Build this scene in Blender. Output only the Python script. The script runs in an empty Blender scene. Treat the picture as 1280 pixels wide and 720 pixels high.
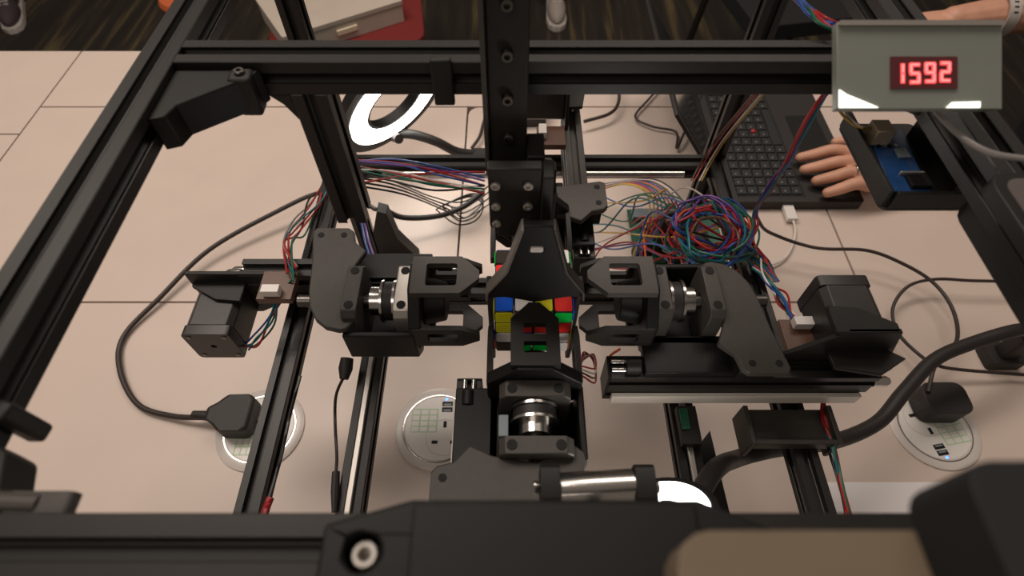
import bpy, math, random
from mathutils import Vector, Matrix
from mathutils.geometry import tessellate_polygon
random.seed(7)
R = math.radians
SC = bpy.context.scene
COL = SC.collection

# ------------------------------------------------------------------ camera, world, lights, exposure
CAMH = 0.66
cam_d = bpy.data.cameras.new('camera'); cam = bpy.data.objects.new('camera', cam_d); COL.objects.link(cam)
cam.location = (0, 0, CAMH); cam.rotation_euler = (R(35), 0, 0)
cam_d.sensor_width = 36; cam_d.lens = 20.0; cam_d.clip_start = 0.01; cam_d.clip_end = 50
cam_d.dof.use_dof = True; cam_d.dof.focus_distance = 0.50; cam_d.dof.aperture_fstop = 8
SC.camera = cam
SC.view_settings.view_transform = 'Standard'; SC.view_settings.look = 'None'
SC.view_settings.gamma = 1.0; SC.view_settings.use_curve_mapping = False
SC.view_settings.exposure = -0.22
w = bpy.data.worlds.new('room_light'); SC.world = w; w.use_nodes = True
w.node_tree.nodes['Background'].inputs[0].default_value = (1.0, 0.83, 0.69, 1)
w.node_tree.nodes['Background'].inputs[1].default_value = 0.17
def area(name, loc, sx, sy, power, col, rot=(0, 0, 0)):
    l = bpy.data.lights.new(name, 'AREA'); l.shape = 'RECTANGLE'; l.size = sx; l.size_y = sy
    l.energy = power; l.color = col
    o = bpy.data.objects.new(name, l); COL.objects.link(o); o.location = loc; o.rotation_euler = rot
    return o
WARM = (1.0, 0.875, 0.775)
area('ceiling_light_a', (-0.9, 1.0, 2.0), 1.2, 0.6, 30, WARM)
area('ceiling_light_b', (0.5, 1.5, 2.1), 1.2, 0.6, 22, WARM)
area('ceiling_light_c', (-0.6, -0.9, 2.1), 1.2, 0.6, 11, WARM)

# ------------------------------------------------------------------ pixel helper: where a ray of the 1280x720 frame meets height z
S_, C_ = math.sin(R(55)), math.cos(R(55))
def at(px, py, z):
    d = (360 - py) / 711.0
    dx, dy, dz = (px - 640) / 711.0, C_ + d * S_, -S_ + d * C_
    t = (z - CAMH) / dz
    return (dx * t, dy * t, z)

# ------------------------------------------------------------------ materials
MATS = {}
def mat(name, col, rough=0.5, metal=0.0, noise=0.0, scale=60.0, bump=0.0, emit=None, spec=0.5, coat=0.0, alpha=None):
    if name in MATS: return MATS[name]
    m = bpy.data.materials.new(name); m.use_nodes = True
    nt = m.node_tree; b = nt.nodes['Principled BSDF']
    b.inputs['Base Color'].default_value = (*col, 1); b.inputs['Roughness'].default_value = rough
    b.inputs['Metallic'].default_value = metal; b.inputs['Specular IOR Level'].default_value = spec
    b.inputs['Coat Weight'].default_value = coat
    if emit:
        b.inputs['Emission Color'].default_value = (*emit[0], 1); b.inputs['Emission Strength'].default_value = emit[1]
    if noise or bump:
        tc = nt.nodes.new('ShaderNodeTexCoord'); nz = nt.nodes.new('ShaderNodeTexNoise')
        nz.inputs['Scale'].default_value = scale; nz.inputs['Detail'].default_value = 4
        nt.links.new(tc.outputs['Object'], nz.inputs['Vector'])
        if noise:
            rp = nt.nodes.new('ShaderNodeValToRGB')
            rp.color_ramp.elements[0].position = 0.3; rp.color_ramp.elements[1].position = 0.7
            rp.color_ramp.elements[0].color = (*[c * (1 - noise) for c in col], 1)
            rp.color_ramp.elements[1].color = (*[min(1, c * (1 + noise)) for c in col], 1)
            nt.links.new(nz.outputs['Fac'], rp.inputs['Fac']); nt.links.new(rp.outputs['Color'], b.inputs['Base Color'])
        if bump:
            bp = nt.nodes.new('ShaderNodeBump'); bp.inputs['Strength'].default_value = bump; bp.inputs['Distance'].default_value = 0.0004
            nt.links.new(nz.outputs['Fac'], bp.inputs['Height']); nt.links.new(bp.outputs['Normal'], b.inputs['Normal'])
    MATS[name] = m
    return m
mat('anodized', (0.0125, 0.0110, 0.0098), 0.42, 0.0, 0.12, 90, spec=0.4)
mat('print', (0.0135, 0.0120, 0.0105), 0.52, 0, 0.10, 150, 0.25, spec=0.35)
mat('printgrey', (0.048, 0.042, 0.036), 0.55, 0, 0.08, 150, 0.25)
mat('black', (0.0065, 0.006, 0.0056), 0.5, spec=0.3)
mat('matte', (0.006, 0.006, 0.006), 0.8)
mat('motor', (0.022, 0.019, 0.017), 0.42, 0.1, 0.1, 40)
mat('steel', (0.62, 0.60, 0.57), 0.22, 1.0)
mat('darksteel', (0.16, 0.15, 0.14), 0.35, 1.0)
mat('alu', (0.50, 0.47, 0.43), 0.38, 0.75)
mat('rubber', (0.016, 0.013, 0.012), 0.55)
mat('cable', (0.030, 0.020, 0.017), 0.5)
mat('table', (0.60, 0.495, 0.430), 0.42, 0, 0.02, 14)
mat('seam', (0.03, 0.024, 0.02), 0.8)
mat('plasticwhite', (0.72, 0.68, 0.64), 0.35)
mat('flange', (0.60, 0.55, 0.51), 0.3)
mat('paper', (0.80, 0.76, 0.76), 0.7)
mat('skin', (0.58, 0.30, 0.20), 0.5, 0, 0.10, 35, 0.1)
mat('shirt', (0.010, 0.010, 0.011), 0.85, 0, 0.2, 200, 0.3)
mat('trousers', (0.020, 0.019, 0.020), 0.85, 0, 0.2, 120, 0.3)
mat('keys', (0.012, 0.012, 0.013), 0.45)
mat('screen', (0.012, 0.012, 0.013), 0.12)
mat('laptop', (0.014, 0.012, 0.011), 0.55, 0, 0.05, 80)
mat('led', (1, 1, 1), 0.4, emit=((1.0, 0.95, 0.88), 14.0))
mat('reflectsoft', (1, 1, 1), 0.4, emit=((1.0, 1.0, 0.86), 1.6))  # soft emission imitating lamp reflections on the timer panel, no lamp itself
mat('seg', (1, 0.2, 0.2), 0.4, emit=((1.0, 0.055, 0.07), 0.9))
mat('segcore', (1, 0.4, 0.4), 0.4, emit=((1.0, 0.26, 0.25), 1.0))
mat('segwin', (0.10, 0.022, 0.024), 0.3)
mat('panelgrey', (0.20, 0.215, 0.19), 0.35, 0, 0.06, 12)
mat('bluedot', (0.05, 0.1, 1), 0.4, emit=((0.05, 0.2, 1.0), 5.0))
mat('pcb', (0.012, 0.055, 0.17), 0.4, 0, 0.15, 200)
mat('pcbgreen', (0.010, 0.085, 0.045), 0.4, 0, 0.15, 200)
mat('cream', (0.78, 0.67, 0.48), 0.45)
mat('slate', (0.20, 0.24, 0.27), 0.4)
mat('tan', (0.145, 0.108, 0.070), 0.6, 0, 0.08, 40)
mat('beige', (0.50, 0.44, 0.37), 0.6, 0, 0.05, 10)
mat('redfabric', (0.16, 0.012, 0.010), 0.9, 0, 0.2, 200)
mat('orange', (0.55, 0.12, 0.035), 0.7)
mat('greydevice', (0.085, 0.070, 0.064), 0.45)
mat('edgegrey', (0.16, 0.145, 0.13), 0.45)
mat('brightstrip', (0.86, 0.80, 0.72), 0.35, 0.0)
mat('greenprint', (0.42, 0.60, 0.38), 0.6)
mat('sneaker', (0.50, 0.46, 0.42), 0.7, 0, 0.1, 60)
mat('sneakerdark', (0.06, 0.045, 0.05), 0.8)
mat('sneakertoe', (0.36, 0.31, 0.28), 0.8)
WIRE = {'red': (0.36, 0.014, 0.016), 'blue': (0.014, 0.062, 0.27), 'green': (0.008, 0.105, 0.065), 'black': (0.014, 0.012, 0.012),
        'yellow': (0.46, 0.28, 0.03), 'orange': (0.62, 0.13, 0.03), 'purple': (0.14, 0.05, 0.26), 'white': (0.66, 0.60, 0.56),
        'brown': (0.10, 0.045, 0.025), 'grey': (0.22, 0.20, 0.19), 'teal': (0.01, 0.14, 0.17)}
for k, v in WIRE.items(): mat('wire_' + k, v, 0.4)
TILE = {'R': (0.85, 0.024, 0.018), 'G': (0.0, 0.46, 0.05), 'B': (0.008, 0.12, 0.80), 'Y': (0.76, 0.72, 0.015), 'W': (0.80, 0.78, 0.76),
        'O': (0.62, 0.14, 0.01), 'K': (0.03, 0.022, 0.016)}
for k, v in TILE.items(): mat('tile_' + k, v, 0.5, spec=0.12)
mat('cubebody', (0.012, 0.012, 0.012), 0.4)

def carpet():
    m = bpy.data.materials.new('carpet'); m.use_nodes = True; nt = m.node_tree; b = nt.nodes['Principled BSDF']
    b.inputs['Roughness'].default_value = 0.95
    tc = nt.nodes.new('ShaderNodeTexCoord'); mp = nt.nodes.new('ShaderNodeMapping'); mp.inputs['Scale'].default_value = (14, 0.9, 1)
    mp.inputs['Rotation'].default_value = (0, 0, R(6))
    nz = nt.nodes.new('ShaderNodeTexNoise'); nz.inputs['Scale'].default_value = 1.6; nz.inputs['Detail'].default_value = 3
    rp = nt.nodes.new('ShaderNodeValToRGB'); e = rp.color_ramp.elements
    e[0].position = 0.40; e[0].color = (0.016, 0.011, 0.008, 1); e[1].position = 0.78; e[1].color = (0.15, 0.110, 0.042, 1)
    q = rp.color_ramp.elements.new(0.55); q.color = (0.026, 0.019, 0.013, 1)
    nt.links.new(tc.outputs['Object'], mp.inputs['Vector']); nt.links.new(mp.outputs['Vector'], nz.inputs['Vector'])
    nt.links.new(nz.outputs['Fac'], rp.inputs['Fac']); nt.links.new(rp.outputs['Color'], b.inputs['Base Color'])
    MATS['carpet'] = m
carpet()

# ------------------------------------------------------------------ mesh builder
def rrect(x0, x1, y0, y1, r, n=4):
    pts = []
    for cx, cy, a0 in ((x1 - r, y1 - r, 0), (x0 + r, y1 - r, 90), (x0 + r, y0 + r, 180), (x1 - r, y0 + r, 270)):
        for k in range(n + 1):
            a = R(a0 + 90 * k / n); pts.append((cx + r * math.cos(a), cy + r * math.sin(a)))
    return pts
def circ(cx, cy, r, n=20): return [(cx + r * math.cos(2 * math.pi * k / n), cy + r * math.sin(2 * math.pi * k / n)) for k in range(n)]
def spline(pts, sub=8):
    P = [Vector(p) for p in pts]
    if len(P) < 3: return P
    P = [P[0] * 2 - P[1]] + P + [P[-1] * 2 - P[-2]]
    out = []
    for i in range(1, len(P) - 2):
        a, b, c, d = P[i - 1], P[i], P[i + 1], P[i + 2]
        for k in range(sub):
            t = k / sub
            out.append(0.5 * ((2 * b) + (c - a) * t + (2 * a - 5 * b + 4 * c - d) * t * t + (3 * b - a - 3 * c + d) * t ** 3))
    out.append(P[-2]); return out
class MB:
    def __init__(s): s.v = []; s.f = []
    def add(s, vs, fs):
        o = len(s.v); s.v += [tuple(v) for v in vs]; s.f += [tuple(i + o for i in f) for f in fs]; return s
    def box(s, x0, x1, y0, y1, z0, z1):
        return s.add([(x0, y0, z0), (x1, y0, z0), (x1, y1, z0), (x0, y1, z0), (x0, y0, z1), (x1, y0, z1), (x1, y1, z1), (x0, y1, z1)],
                     [(0, 3, 2, 1), (4, 5, 6, 7), (0, 1, 5, 4), (1, 2, 6, 5), (2, 3, 7, 6), (3, 0, 4, 7)])
    def prism(s, poly, a0, a1, axis='z', holes=()):
        mp = {'z': lambda p, a: (p[0], p[1], a), 'x': lambda p, a: (a, p[0], p[1]), 'y': lambda p, a: (p[0], a, p[1])}[axis]
        loops = [list(poly)] + [list(h) for h in holes]
        flat = [p for l in loops for p in l]; n = len(flat)
        vs = [mp(p, a0) for p in flat] + [mp(p, a1) for p in flat]; fs = []
        tri = tessellate_polygon([[Vector((p[0], p[1], 0)) for p in l] for l in loops])
        def area2(t): a, b, c = (flat[i] for i in t); return (b[0] - a[0]) * (c[1] - a[1]) - (c[0] - a[0]) * (b[1] - a[1])
        flip = (axis == 'y')
        for t in tri:
            if area2(t) < 0: t = (t[0], t[2], t[1])
            up = tuple(i + n for i in t); dn = (t[2], t[1], t[0])
            if (a1 < a0) != flip: up, dn = up[::-1], dn[::-1]
            fs += [up, dn]
        o = 0
        for li, l in enumerate(loops):
            m = len(l); A = sum(l[i][0] * l[(i + 1) % m][1] - l[(i + 1) % m][0] * l[i][1] for i in range(m))
            ccw = A > 0
            for i in range(m):
                j = (i + 1) % m; q = (o + i, o + j, o + j + n, o + i + n)
                rev = (not ccw) ^ (li > 0) ^ flip ^ (a1 < a0)
                fs.append(q[::-1] if rev else q)
            o += m
        return s.add(vs, fs)
    def tube(s, pts, r, n=8, cap=True):
        P = [Vector(p) for p in pts]; rr = r if isinstance(r, (list, tuple)) else [r] * len(P)
        up = None; rings = []
        for i, p in enumerate(P):
            d = (P[min(i + 1, len(P) - 1)] - P[max(i - 1, 0)])
            d = d.normalized() if d.length > 1e-9 else Vector((0, 0, 1))
            if up is None: up = d.orthogonal().normalized()
            else:
                up = up - d * up.dot(d); up = up.normalized() if up.length > 1e-6 else d.orthogonal().normalized()
            q = d.cross(up)
            rings.append([p + (up * math.cos(2 * math.pi * k / n) + q * math.sin(2 * math.pi * k / n)) * rr[i] for k in range(n)])
        vs = [v for rg in rings for v in rg]; fs = []
        for i in range(len(P) - 1):
            for k in range(n):
                a = i * n + k; b = i * n + (k + 1) % n; fs.append((a, b, b + n, a + n))
        if cap: fs.append(tuple(range(n))[::-1]); fs.append(tuple((len(P) - 1) * n + k for k in range(n)))
        return s.add(vs, fs)
    def cyl(s, p0, p1, r, r1=None, n=20): return s.tube([p0, p1], [r, r if r1 is None else r1], n)
    def lathe(s, prof, origin=(0, 0, 0), axis=(1, 0, 0), n=28):
        a = Vector(axis).normalized(); o = Vector(origin); u = a.orthogonal().normalized(); q = a.cross(u)
        m = len(prof); vs = []
        for t, r in prof:
            for k in range(n):
                an = 2 * math.pi * k / n; vs.append(o + a * t + (u * math.cos(an) + q * math.sin(an)) * max(r, 1e-5))
        fs = []
        for i in range(m - 1):
            for k in range(n):
                A = i * n + k; B = i * n + (k + 1) % n; fs.append((A, B, B + n, A + n))
        fs.append(tuple(range(n))[::-1]); fs.append(tuple((m - 1) * n + k for k in range(n)))
        return s.add(vs, fs)
    def ring(s, prof, origin=(0, 0, 0), axis=(0, 0, 1), n=48):
        a = Vector(axis).normalized(); o = Vector(origin); u = a.orthogonal().normalized(); q = a.cross(u); m = len(prof); vs = []; fs = []
        for t, r in prof:
            for k in range(n):
                an = 2 * math.pi * k / n; vs.append(o + a * t + (u * math.cos(an) + q * math.sin(an)) * r)
        for i in range(m):
            j = ((i + 1) % m) * n
            for k in range(n): fs.append((i * n + k, i * n + (k + 1) % n, j + (k + 1) % n, j + k))
        return s.add(vs, fs)
    def ball(s, c, rx, ry=None, rz=None, n=14, m=8):
        ry = rx if ry is None else ry; rz = rx if rz is None else rz
        vs = []; fs = []
        for i in range(m + 1):
            th = math.pi * i / m
            for k in range(n):
                ph = 2 * math.pi * k / n
                vs.append((c[0] + rx * math.sin(th) * math.cos(ph), c[1] + ry * math.sin(th) * math.sin(ph), c[2] + rz * math.cos(th)))
        for i in range(m):
            for k in range(n):
                a = i * n + k; b = i * n + (k + 1) % n; fs.append((a, a + n, b + n, b))
        return s.add(vs, fs)
    def xform(s, M, start=0):
        for i in range(start, len(s.v)): s.v[i] = tuple(M @ Vector(s.v[i]))
        return s
    def build(s, name, m, parent=None, bev=0.0, seg=2, smooth=35, label=None):
        me = bpy.data.meshes.new(name); me.from_pydata(s.v, [], s.f); me.update(); me.validate()
        me.materials.append(MATS[m])
        if smooth:
            me.polygons.foreach_set('use_smooth', [True] * len(me.polygons)); me.set_sharp_from_angle(angle=R(smooth))
        o = bpy.data.objects.new(name, me); COL.objects.link(o)
        if parent: o.parent = parent
        if bev:
            b = o.modifiers.new('bevel', 'BEVEL'); b.width = bev; b.segments = seg; b.limit_method = 'ANGLE'; b.angle_limit = R(40)
        if label: o['label'] = label
        return o
def tag(o, label, cat, group=None, kind=None):
    o['label'] = label
    if cat: o['category'] = cat
    if group: o['group'] = group
    if kind: o['kind'] = kind
    return o
def thing(name, label, cat, loc=(0, 0, 0), rz=0, group=None):
    o = bpy.data.objects.new(name, None); COL.objects.link(o); o.location = loc; o.rotation_euler = (0, 0, R(rz)); o.empty_display_size = 0.02
    return tag(o, label, cat, group)
def struct(o, label=None):
    o['kind'] = 'structure'
    if label: o['label'] = label
    return o
# slotted aluminium profile, cross-section in (a, b), centred
def profile(h, h2=None):
    h2 = h if h2 is None else h2
    sl, dp = 0.0032, 0.0055; pts = []
    def side(p0, p1, nrm):
        P0, P1, N = Vector(p0), Vector(p1), Vector(nrm); d = (P1 - P0); L = d.length; d.normalize()
        cs = [L / 2] if L < 0.03 else [L / 4, 3 * L / 4]
        out = [P0]
        for c in cs:
            out += [P0 + d * (c - sl), P0 + d * (c - sl * 1.5) + N * dp * 0.45, P0 + d * (c - sl * 0.9) + N * dp,
                    P0 + d * (c + sl * 0.9) + N * dp, P0 + d * (c + sl * 1.5) + N * dp * 0.45, P0 + d * (c + sl)]
        return out
    pts += side((-h, -h2), (h, -h2), (0, 1)); pts += side((h, -h2), (h, h2), (-1, 0))
    pts += side((h, h2), (-h, h2), (0, -1)); pts += side((-h, h2), (-h, -h2), (1, 0))
    return [(p.x, p.y) for p in pts]
def extr(name, axis, a0, a1, c1, c2, h, parent, h2=None, m='anodized'):
    poly = [(p[0] + c1, p[1] + c2) for p in profile(h, h2)]
    return MB().prism(poly, a0, a1, axis).build(name, m, parent, bev=0.0005, seg=1, smooth=0)
def bolt(p, d, r, parent, h=0.003, m='darksteel', name='bolt'):
    d = Vector(d)
    b = MB().lathe([(0, r), (h * 0.8, r), (h, r * 0.85), (h, r * 0.5), (h * 0.35, r * 0.48), (h * 0.35, 0)], p, d, 16)
    return b.build(name, m, parent)

# ------------------------------------------------------------------ setting: floor and table
struct(MB().box(-4.5, 3.5, -2.0, 6.0, -0.76, -0.73).build('floor', 'carpet', smooth=0), 'dark brown carpet with thin yellowish stripes')
tb = thing('table', 'large beige laminate table with thin dark panel seams under the robot', 'table', (0, 0, -0.73))
def tpart(b, *a, **k): return b.xform(Matrix.Translation((0, 0, 0.73))).build(*a, **k)
G = 0.0016
YF, YB, XR = -0.45, 1.04, 0.80
panels = [
    [(-0.86 + G, YF), (XR, YF), (XR, 0.865 - G), (0.493 + G, 0.865 - G), (0.493 + G, 0.438 - G), (-0.86 + G, 0.438 - G)],
    [(-0.86 + G, 0.438 + G), (-0.08 - G, 0.438 + G), (-0.08 - G, 0.865 - G), (-0.86 + G, 0.865 - G)],
    [(-0.08 + G, 0.438 + G), (0.493 - G, 0.438 + G), (0.493 - G, 0.865 - G)] + [(-0.08 + G + 0.02 - 0.02 * math.sin(R(a)), 0.865 - G - 0.02 + 0.02 * math.cos(R(a))) for a in (0, 22, 45, 67, 90)],
    [(-0.86 + G, 0.865 + G), (XR, 0.865 + G), (XR, YB), (-0.86 + G, YB)],
    [(-2.2, YF), (-0.86 - G, YF), (-0.86 - G, 0.79 - G), (-2.2, 0.79 - G)],
    [(-2.2, 0.79 + G), (-0.86 - G, 0.79 + G), (-0.86 - G, YB), (-2.2, YB)]]
for p in panels: tpart(MB().prism(p, -0.012, 0.0), 'panel', 'table', tb, smooth=0)
tpart(MB().box(-2.19, XR - 0.01, YF + 0.01, YB - 0.01, -0.03, -0.0121), 'underlay', 'seam', tb, smooth=0)
for x in (-2.1, 0.55):
    for y in (-0.35, 0.94): tpart(MB().box(x - 0.025, x + 0.025, y - 0.025, y + 0.025, -0.73, -0.03), 'leg', 'darksteel', tb)

struct(MB().box(-4.5, 3.5, 6.0, 6.1, -0.76, 2.2).build('wall_back', 'beige', smooth=0), 'plain beige office wall')
# ------------------------------------------------------------------ robot frame of black aluminium profiles
CX, CY, CZ = 0.0165, 0.260, 0.270
fr = thing('robot_frame', 'black slotted aluminium frame of posts and rails carrying the gripper arms', 'frame', (CX, CY, 0))
FO = Matrix.Translation((-CX, -CY, 0))
def fx(name, axis, a0, a1, c1, c2, h, h2=None):
    o = extr(name, axis, a0, a1, c1, c2, h, fr, h2); o.data.transform(FO); return o
def fb(b, name, m='print', bev=0.0008, **k):
    return b.xform(FO).build(name, m, fr, bev, **k)
fx('rail', 'y', 0.02, 0.53, -0.203, 0.459, 0.011)
fx('rail', 'y', 0.02, 0.53, 0.2425, 0.459, 0.011)
fx('rail', 'x', -0.192, 0.2315, 0.300, 0.459, 0.011)
fx('rail', 'x', -0.40, 0.40, 0.0345, 0.459, 0.011)
fx('rail', 'x', -0.192, 0.2315, 0.519, 0.459, 0.011)
for x in (-0.206, 0.2415):
    fx('rail', 'y', 0.045, 0.51, x, 0.19, 0.010)
fx('rail', 'x', -0.196, 0.2315, 0.505, 0.19, 0.010)
fx('rail', 'x', -0.196, 0.2315, 0.325, 0.19, 0.010)
fx('rail', 'y', 0.045, 0.315, -0.127, 0.19, 0.010)
fx('rail', 'y', 0.045, 0.315, 0.146, 0.19, 0.010)
fx('rail', 'x', -0.196, 0.2315, 0.035, 0.19, 0.010)
fx('post', 'z', 0.0, 0.448, -0.206, 0.520, 0.010)
fx('hanging_strut', 'z', 0.333, 0.448, -0.1215, 0.300, 0.011)
fb(MB().prism([(-0.1327, 0.4478), (-0.147, 0.4478), (-0.139, 0.440), (-0.1327, 0.428)], 0.290, 0.310, 'y'), 'gusset', 'print')
fx('post', 'z', 0.0, 0.448, 0.2415, 0.520, 0.010)
fx('post', 'z', 0.0, 0.448, -0.206, 0.0345, 0.010)
fx('post', 'z', 0.0, 0.448, 0.2415, 0.0345, 0.010)
# bright guide strips on the inner rails and the rear rail
for x in (-0.127, 0.146):
    fb(MB().box(x - 0.0025, x + 0.0025, 0.06, 0.30, 0.2, 0.2035), 'guide_strip', 'alu')
fb(MB().cyl((-0.15, 0.489, 0.193), (0.20, 0.489, 0.193), 0.004), 'guide_rod', 'steel', 0)
# corner gussets under the top bars
def gusset(pts, z0, z1): fb(MB().prism(pts, z0, z1), 'gusset', 'black', 0.001)
gusset([(-0.192, 0.2888), (-0.144, 0.2888), (-0.150, 0.2795), (-0.181, 0.2565), (-0.1835, 0.247), (-0.192, 0.244)], 0.445, 0.4655)
gusset([(0.2315, 0.2888), (0.208, 0.2888), (0.211, 0.283), (0.2315, 0.266)], 0.450, 0.4655)
fb(MB().box(-0.160, -0.147, 0.2765, 0.2885, 0.442, 0.467), 'corner_clip', 'print', 0.002)
o = bolt((-0.1535, 0.283, 0.467), (0, 0, 1), 0.003, fr, 0.002, 'darksteel'); o.data.transform(FO)
fb(MB().box(-0.046, -0.034, 0.284, 0.2885, 0.444, 0.474), 'cable_clip', 'print', 0.001)
# fillet bracket at the head of the wide rear post, foot brackets
for x in (-0.172, 0.2115):
    s = 1 if x < 0 else -1
    fb(MB().prism([(x - s * 0.020, 0.0), (x + s * 0.035, 0.0), (x + s * 0.035, 0.006), (x + s * 0.012, 0.05), (x + s * 0.006, 0.10), (x - s * 0.006, 0.105), (x - s * 0.020, 0.06)], 0.511, 0.529, 'y'), 'foot_bracket', 'print')
# near-left corner bracket with wing screw
fb(MB().prism([(-0.192, 0.0458), (-0.172, 0.0458), (-0.179, 0.058), (-0.183, 0.070), (-0.192, 0.074)], 0.440, 0.458), 'gusset', 'print', 0.0015)
fb(MB().prism([(-0.192, 0.079), (-0.185, 0.079), (-0.184, 0.086), (-0.192, 0.088)], 0.440, 0.464), 'corner_clip', 'print', 0.0015)
wb = MB().cyl((-0.192, 0.051, 0.461), (-0.158, 0.050, 0.461), 0.0042).prism(rrect(-0.170, -0.147, 0.458, 0.464, 0.0025), 0.0465, 0.054, 'y')
fb(wb, 'wing_screw', 'printgrey', 0.001)
# box bracket carrying the right arm, lower plates
fb(MB().box(0.194, 0.198, 0.160, 0.1935, 0.182, 0.212).box(0.264, 0.268, 0.160, 0.1935, 0.182, 0.212).box(0.198, 0.264, 0.160, 0.164, 0.2005, 0.212).box(0.198, 0.264, 0.164, 0.1935, 0.2005, 0.203), 'box_bracket', 'printgrey', 0.0006)
fb(MB().box(0.2315, 0.2515, 0.2, 0.22, 0.2, 0.2099), 'rail_spacer', 'print')
fb(MB().box(-0.216, -0.196, 0.306, 0.32, 0.2, 0.2099), 'rail_spacer', 'print')
fb(MB().prism([(0.1565, 0.10), (0.19, 0.10), (0.187, 0.198), (0.1565, 0.165)], 0.140, 0.143).box(0.1562, 0.160, 0.10, 0.13, 0.143, 0.185), 'side_plate', 'print', 0.0005)
fb(MB().box(0.138, 0.154, 0.160, 0.193, 0.204, 0.212), 'sensor_block', 'print', 0.0005)
fb(MB().box(0.139, 0.146, 0.172, 0.190, 0.212, 0.214), 'sensor_board', 'pcbgreen', 0.0003)
# front cover beam bolted on the front rail
fp = [(-0.055, 0.016), (0.078, 0.016), (0.078, 0.037), (0.056, 0.046), (-0.030, 0.046), (-0.055, 0.039)]
fb(MB().prism(fp, 0.4701, 0.484, 'z', [circ(-0.043, 0.0315, 0.0055, 20), circ(0.068, 0.030, 0.0055, 20)]), 'cover_beam', 'black', 0.0012)
fb(MB().box(-0.029, 0.054, 0.014, 0.0445, 0.484, 0.486), 'cover_beam', 'black', 0.0008)
for x, y in ((-0.043, 0.0315), (0.068, 0.030)):
    o = bolt((x, y, 0.472), (0, 0, 1), 0.0042, fr, 0.008, 'alu'); o.data.transform(FO)
fb(MB().prism(rrect(0.033, 0.110, -0.006, 0.0265, 0.008), 0.522, 0.535), 'bumper_pad', 'tan', 0.003)
fb(MB().prism(rrect(0.083, 0.28, -0.010, 0.0345, 0.006), 0.535, 0.555), 'overhead_bracket', 'matte', 0.002)
fb(MB().box(0.232, 0.258, 0.01, 0.036, 0.4701, 0.536), 'overhead_bracket', 'matte', 0.002)

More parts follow.
